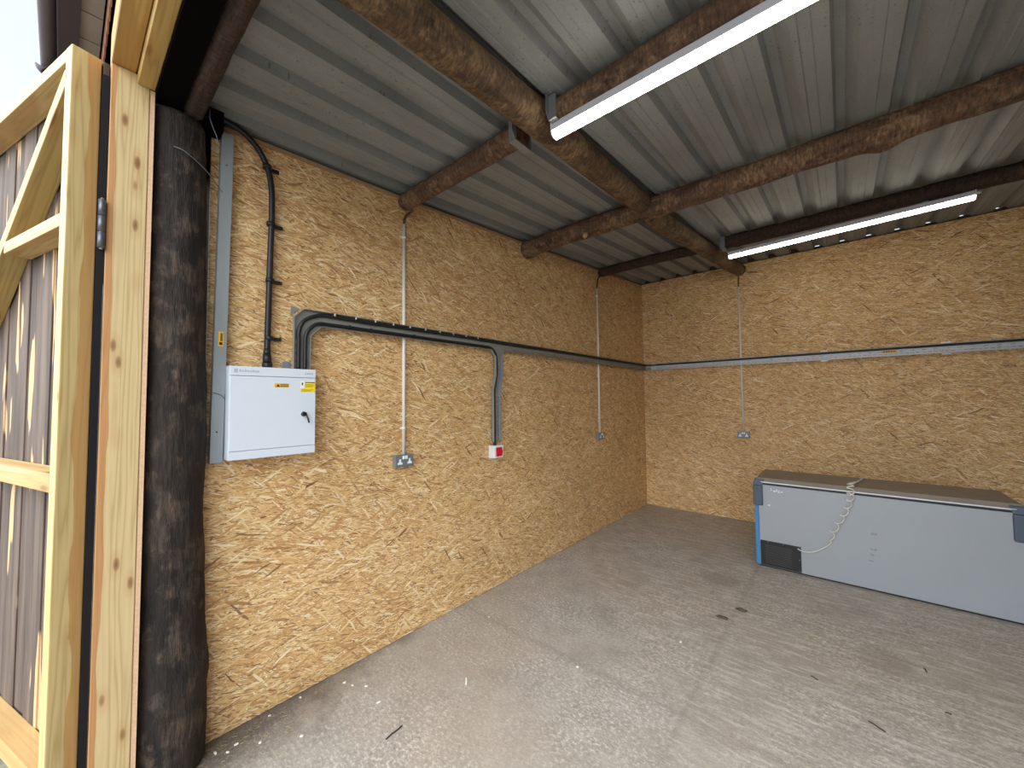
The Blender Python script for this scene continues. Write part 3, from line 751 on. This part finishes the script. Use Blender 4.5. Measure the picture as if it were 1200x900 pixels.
# ------------------------------------------------------------------ strip lights
def batten(loc, L, label, tilt=0.0):
    e = empty('strip_light', loc, label=label, cat='strip light'); e.rotation_euler = (0, -tilt, 0)
    w, h = .066, .07     # local: x along, y width, z 0 at bottom
    bm = bmesh.new()
    prism(bm, [(-w / 2, .028), (w / 2, .028), (w / 2, h - .006), (w / 2 - .006, h), (-w / 2 + .006, h), (-w / 2, h - .006)], L - .012, (.006, 0, 0), (0, 1, 0), (0, 0, 1), (1, 0, 0)); link('housing', bm, M['lamp'], e)
    bm = bmesh.new()
    pr = [(-w / 2 + .002, .028)] + [(-(w / 2 - .002) * math.cos(PI * k / 10), .028 - .028 * math.sin(PI * k / 10)) for k in range(1, 10)] + [(w / 2 - .002, .028)]
    prism(bm, pr[::-1], L - .012, (.006, 0, 0), (0, 1, 0), (0, 0, 1), (1, 0, 0)); link('diffuser', bm, M['led'], e)
    for x0, x1 in ((0, .006), (L - .006, L)):
        bm = bmesh.new()
        pe = [(-w / 2 - .001, h + .001), (-w / 2 - .001, .028)] + [(-(w / 2 + .001) * math.cos(PI * k / 10), .028 - .029 * math.sin(PI * k / 10)) for k in range(1, 10)] + [(w / 2 + .001, .028), (w / 2 + .001, h + .001)]
        prism(bm, pe, x1 - x0, (x0, 0, 0), (0, 1, 0), (0, 0, 1), (1, 0, 0)); link('end_cap', bm, M['white_pvc'], e)
    bm = bmesh.new(); tube(bm, [(L, 0, .05), (L + .028, 0, .05)], .011, 10); link('cable_gland', bm, M['white_pvc'], e)
    for xx in (.3, L - .3):
        bm = bmesh.new(); box(bm, (xx, -.02, h), (xx + .04, .02, h + .012)); link('mounting_clip', bm, M['galv'], e)
    return e
batten((1.375, -4.565, 3.062), 1.78, 'lit white strip light nearest the doorway, under the purlin log overhead')
batten((1.565, -1.455, 3.232), 1.775, 'lit white strip light near the back wall, under the dark purlin log', .025)

# ------------------------------------------------------------------ joist hangers
def hanger(loc, s, label):
    e = empty('joist_hanger', loc, label=label, cat='bracket'); e.scale = (.9, .96, 1.06)
    bm = bmesh.new()
    prism(bm, [(-.075, -.066), (-.062, -.066), (-.062, .05), (-.075, .05)], .05, (0, 0, 0), (0, 1, 0), (0, 0, 1), (s, 0, 0))
    prism(bm, [(.062, -.066), (.075, -.066), (.075, .05), (.062, .05)], .05, (0, 0, 0), (0, 1, 0), (0, 0, 1), (s, 0, 0))
    prism(bm, [(-.075, -.069), (.075, -.069), (.075, -.063), (-.075, -.063)], .05, (0, 0, 0), (0, 1, 0), (0, 0, 1), (s, 0, 0))
    link('stirrup', bm, M['galv'], e)
    bm = bmesh.new(); prism(bm, [(-.10, -.03), (-.076, -.066), (-.076, .055), (-.10, .055)], .003, (0, 0, 0), (0, 1, 0), (0, 0, 1), (s, 0, 0)); link('flange', bm, M['galv'], e)
    return e
hanger((1.165, -4.562, 3.20), -1, 'grey steel hanger holding the short purlin to the left side of the long beam')
hanger((1.385, -4.56, 3.195), 1, 'grey steel hanger on the right side of the long beam above the nearer light')
hanger((1.50, -1.46, 3.42), 1, 'grey steel hanger on the far beam above the farther light')

# ------------------------------------------------------------------ freezer seen from behind
FZ = empty('chest_freezer', (2.59, -1.55, 0), label='long grey chest freezer with a coiled white cord near the back wall', cat='freezer')
X0, X1, FD, FH = -.845, .88, .62, .885
bm = bmesh.new(); box(bm, (X0, .012, .03), (X1, FD, .825)); bevel(bm, .006, 2); link('cabinet', bm, M['fz'], FZ)
bm = bmesh.new(); box(bm, (X0 + .03, 0, .018), (X1 - .004, .0115, .818)); bevel(bm, .003, 2); bp = link('back_panel', bm, M['fz'], FZ)
bm = bmesh.new(); box(bm, (X0 + .02, .02, 0), (X1 - .02, FD - .03, .03)); link('plinth', bm, M['vent'], FZ)
bm = bmesh.new(); box(bm, (X0 - .001, -.001, .02), (X0 + .028, .011, .60)); box(bm, (X0 - .004, -.001, .02), (X0 - .0005, FD, .60)); link('blue_edge_film', bm, M['blue'], FZ)
bm = bmesh.new()
vs = box(bm, (X0 - .005, -.004, .838), (X1 + .005, FD + .01, FH))
for v in vs[4:]:
    v.co.x *= .975
    v.co.y = .03 if v.co.y < .1 else FD - .02
bevel(bm, .004, 2); link('lid', bm, M['fzlid'], FZ)
bm = bmesh.new(); box(bm, (X0 + .055, -.010, .842), (X1 - .05, -.0045, .852)); link('lid_trim', bm, M['fztrim'], FZ)
bm = bmesh.new(); box(bm, (X0 + .01, .004, .82), (X1 - .01, FD - .01, .838)); link('lid_seal', bm, M['vent'], FZ)
for s, xa, xb in ((-1, X0 - .012, X0 + .07), (1, X1 - .07, X1 + .012)):
    bm = bmesh.new(); box(bm, (xa, -.022, .61), (xb, .1, .815)); bevel(bm, .012, 3); c = link('corner_cap', bm, M['cap'], FZ)
    bm = bmesh.new(); vs = box(bm, (xa, -.022, .817), (xb, .1, .872))
    for v in vs[4:]:
        if v.co.y < 0: v.co.y = .0
        v.co.x += -s * .012
    bevel(bm, .006, 2); link('hinge_cover', bm, M['cap'], c)
for s, xa, xb in ((-1, X0 - .012, X0 + .07), (1, X1 - .07, X1 + .012)):
    bm = bmesh.new(); box(bm, (xa, FD - .08, .64), (xb, FD + .012, .815)); bevel(bm, .012, 3); link('corner_cap', bm, M['cap'], FZ)
bm = bmesh.new(); box(bm, (X0 + .035, -.006, .022), (X0 + .365, -.0005, .265)); bevel(bm, .002, 1); vg = link('vent_grille', bm, M['vent'], FZ)
bm = bmesh.new()
for i in range(11): box(bm, (X0 + .075, -.009, .05 + i * .017), (X0 + .29, -.006, .054 + i * .017))
link('grille_slats', bm, M['ventslat'], vg)
for (xx, zz) in ((.10, .257), (.225, .257), (.352, .257), (.352, .14), (.352, .035)):
    bm = bmesh.new(); disc(bm, (X0 + xx, -.0065, zz), (0, -1, 0), .005, .002, 10); link('screw', bm, M['chrome'], vg)
# small dents and scuffs
for (xx, zz, ww, hh) in ((.04, .50, .03, .012), (.035, .365, .03, .011), (.022, .315, .022, .008), (.015, .262, .022, .008)):
    bm = bmesh.new(); bmesh.ops.create_uvsphere(bm, u_segments=14, v_segments=8, radius=1, matrix=Matrix.Translation((xx, .001, zz)) @ Matrix.Diagonal((ww * .7, .011, hh * .9, 1)))
    link('dent', bm, M['fz'], bp, True)
for i, (dx, dz, w_, h_) in enumerate(((0, 0, .004, .03), (.018, -.004, .022, .012), (.044, .0, .008, .022), (.056, -.008, .022, .008), (.06, .008, .014, .006), (.084, -.004, .012, .012), (-.03, -.15, .02, .012), (.58, -.09, .012, .008))):
    bxo('scuff_mark', (X0 + .14 + dx, -.0006, .765 + dz), (X0 + .14 + dx + w_, -.0001, .765 + dz + h_), M['white_pvc'], bp)
# cord: out of the vent, sagging, then coiled up and over the lid
cp = smooth_path([(X0 + .34, -.008, .245), (X0 + .38, -.03, .237), (X0 + .44, -.03, .243), (X0 + .50, -.028, .275), (X0 + .56, -.026, .325), (X0 + .59, -.026, .36)], 6)
base = smooth_path([(X0 + .59, -.026, .36), (X0 + .605, -.026, .46), (X0 + .66, -.026, .58), (X0 + .705, -.026, .68), (X0 + .735, -.026, .78), (X0 + .745, -.026, .855), (X0 + .745, .02, .902), (X0 + .76, .1, .905), (X0 + .80, .22, .905), (X0 + .83, .40, .903), (X0 + .84, .56, .9)], 30)
coil = []
for i, p in enumerate(base):
    t = i / (len(base) - 1)
    ph = t * 2 * PI * 14
    amp = .024 * min(1, t * 12) * (1 if t < .55 else max(.25, 1 - (t - .55) * 3))
    off = Vector((math.cos(ph) * amp, -abs(math.sin(ph)) * amp * .6 if t < .5 else 0, math.sin(ph) * amp * .8 if t < .5 else abs(math.sin(ph)) * amp * .4))
    coil.append(p + off)
bm = bmesh.new(); tube(bm, cp[:-1] + coil, .0055, 8); link('power_cord', bm, M['cord'], FZ)

# ------------------------------------------------------------------ loose wires at the post top
def wire(pts, label, r=.0022):
    bm = bmesh.new(); tube(bm, smooth_path(pts, 8), r, 6); tag(link('loose_wire', bm, M['hinge']), label, 'wire')
wire([(.10, -5.80, 3.19), (.165, -5.775, 3.15), (.17, -5.772, 3.10), (.165, -5.758, 3.06), (.165, -5.742, 3.02), (.16, -5.735, 2.98)], 'thin grey wire looping down from the log end at the post top')
wire([(.15, -5.90, 2.90), (.168, -5.86, 2.885), (.165, -5.79, 2.84), (.15, -5.745, 2.80), (.10, -5.70, 2.78)], 'thin grey wire slanting across the post beside the trunking top')

# ------------------------------------------------------------------ debris on the floor
chips = [(.14, -5.64, 30), (.12, -5.60, 80), (.10, -5.68, 10), (.05, -5.43, 40), (.20, -5.52, 75), (.04, -5.27, 20), (.32, -5.37, 50), (.18, -5.03, 15), (.12, -5.05, 60), (.25, -4.98, 35), (.42, -5.0, 80), (.68, -4.57, 85), (.30, -3.98, 10), (1.13, -4.03, 40), (1.63, -1.1, 30), (1.55, -3.35, 70), (.16, -5.79, 5)]
for i, (x, y, a) in enumerate(chips):
    bm = bmesh.new(); l = random.uniform(.006, .012); w = random.uniform(.004, .006)
    if i == 11: l, w, a = .03, .005, -42
    pts = [(-l, -w * .8), (l * .7, -w), (l, w * .3), (l * .3, w), (-l * .9, w * .7)]
    prism(bm, pts, .005, (0, 0, 0), (1, 0, 0), (0, 1, 0), (0, 0, 1))
    o = link('white_chip', bm, M['chip']); o.location = (x, y, .001); o.rotation_euler = (0, 0, math.radians(a))
    tag(o, 'small white chip lying on the concrete floor', 'chip', 'white chips scattered on the concrete floor')
for i, (x, y, l, a) in enumerate([(2.545, -3.435, .036, -31), (2.80, -2.68, .022, 100), (2.28, -3.2, .02, -30), (.665, -5.055, .05, 95), (2.84, -3.08, .012, 10)]):
    bm = bmesh.new(); tube(bm, smooth_path([(-l, 0, .004), (-l * .3, .0025, .005), (l * .4, -.001, .005), (l, .002, .004)], 4), .0032, 7)
    o = link('twig', bm, M['twig']); o.location = (x, y, 0); o.rotation_euler = (0, 0, math.radians(a))
    tag(o, 'small dark twig lying on the concrete floor', 'twig', 'dark twigs scattered on the concrete floor')
bm = bmesh.new()
for i in range(520):
    t = random.random() ** 1.5
    y = -5.78 + t * .95; x = .05 + random.random() ** 1.6 * .42 * (1 - t * .8)
    a = random.gauss(.7, .7); l = random.uniform(.006, .03); w = random.uniform(.0006, .0013); z = random.uniform(.001, .006)
    c, s_ = math.cos(a), math.sin(a)
    v = [bm.verts.new((x + c * u * l - s_ * q * w, y + s_ * u * l + c * q * w, z + h)) for u, q, h in ((-.5, -1, 0), (.5, -1, .001), (.5, 1, .001), (-.5, 1, 0), (0, 0, w * 2))]
    for f in ((0, 1, 4), (1, 2, 4), (2, 3, 4), (3, 0, 4), (3, 2, 1, 0)): bm.faces.new([v[k] for k in f])
tag(link('straw_litter', bm, M['straw']), 'loose straw and dust on the floor beside the corner post', 'straw', kind='stuff')

for i, (x, y, rx, ry) in enumerate([(1.70, -2.83, .045, .028), (1.79, -2.61, .04, .03)]):
    bm = bmesh.new(); bmesh.ops.create_uvsphere(bm, u_segments=20, v_segments=10, radius=1)
    for v in bm.verts:
        k = 1 + .35 * noise.noise(v.co * 1.7 + Vector((i * 5, 0, 0))); v.co = Vector((v.co.x * rx * k, v.co.y * ry * k, max(0, v.co.z) * .008 * k))
    o = link('dirt_clod', bm, M['mud'], None, True); o.location = (x, y, .0005)
    tag(o, ('flat brown dirt lump on the floor, nearer the doorway of the two', 'flat brown dirt lump on the floor, nearer the freezer of the two')[i], 'dirt', 'dirt lumps on the concrete floor')

# ------------------------------------------------------------------ light, camera
w = bpy.data.worlds.new('sky'); S.world = w; w.use_nodes = True
nt = w.node_tree; bg = nt.nodes['Background']
tc = nt.nodes.new('ShaderNodeTexCoord'); nz = nt.nodes.new('ShaderNodeTexNoise'); nz.inputs['Scale'].default_value = 2.5
nt.links.new(tc.outputs['Generated'], nz.inputs['Vector'])
cr = nt.nodes.new('ShaderNodeValToRGB'); cr.color_ramp.elements[0].color = (.80, .92, 1, 1); cr.color_ramp.elements[1].color = (.95, 1, 1, 1)
cr.color_ramp.elements[0].position = .3; cr.color_ramp.elements[1].position = .7
nt.links.new(nz.outputs[0], cr.inputs[0]); nt.links.new(cr.outputs[0], bg.inputs['Color'])
# cloud cover brighter over the yard in front than to the side
sp_ = nt.nodes.new('ShaderNodeSeparateXYZ'); nt.links.new(tc.outputs['Generated'], sp_.inputs[0])
mr = nt.nodes.new('ShaderNodeMapRange'); mr.interpolation_type = 'SMOOTHSTEP'
nt.links.new(sp_.outputs[1], mr.inputs[0])
for k_, v_ in zip((1, 2, 3, 4), (-.1, -.7, .56, 3.4)): mr.inputs[k_].default_value = v_
el = nt.nodes.new('ShaderNodeMapRange'); el.interpolation_type = 'SMOOTHSTEP'
nt.links.new(sp_.outputs[2], el.inputs[0])
for k_, v_ in zip((1, 2, 3, 4), (.04, .34, .42, 1.12)): el.inputs[k_].default_value = v_
mu_ = nt.nodes.new('ShaderNodeMath'); mu_.operation = 'MULTIPLY'
nt.links.new(mr.outputs[0], mu_.inputs[0]); nt.links.new(el.outputs[0], mu_.inputs[1])
nt.links.new(mu_.outputs[0], bg.inputs['Strength'])

cam = bpy.data.cameras.new('camera'); co = bpy.data.objects.new('camera', cam); COL.objects.link(co); S.camera = co
cam.sensor_fit = 'HORIZONTAL'; cam.sensor_width = 36; cam.lens = 453.694 / 1200 * 36; cam.clip_start = .02
yaw, pit, rol = .7093, .0424, -.0105
import json
yaw, pit, rol = math.radians(40.64046), math.radians(2.42664), math.radians(-.60059)
f = Vector((-math.sin(yaw) * math.cos(pit), math.cos(yaw) * math.cos(pit), math.sin(pit)))
r = Vector((math.cos(yaw), math.sin(yaw), 0)); u = r.cross(f)
rr = r * math.cos(rol) + u * math.sin(rol); uu = u * math.cos(rol) - r * math.sin(rol)
mw = Matrix(((rr.x, uu.x, -f.x, 2.4801), (rr.y, uu.y, -f.y, -6.2125), (rr.z, uu.z, -f.z, 1.7), (0, 0, 0, 1)))
co.matrix_world = mw

vs_ = S.view_settings; vs_.view_transform = 'Standard'; vs_.look = 'None'; vs_.gamma = 1; vs_.use_curve_mapping = False
vs_.exposure = 0.8
S.cycles.use_denoising = True
S.cycles.max_bounces = 10; S.cycles.diffuse_bounces = 6
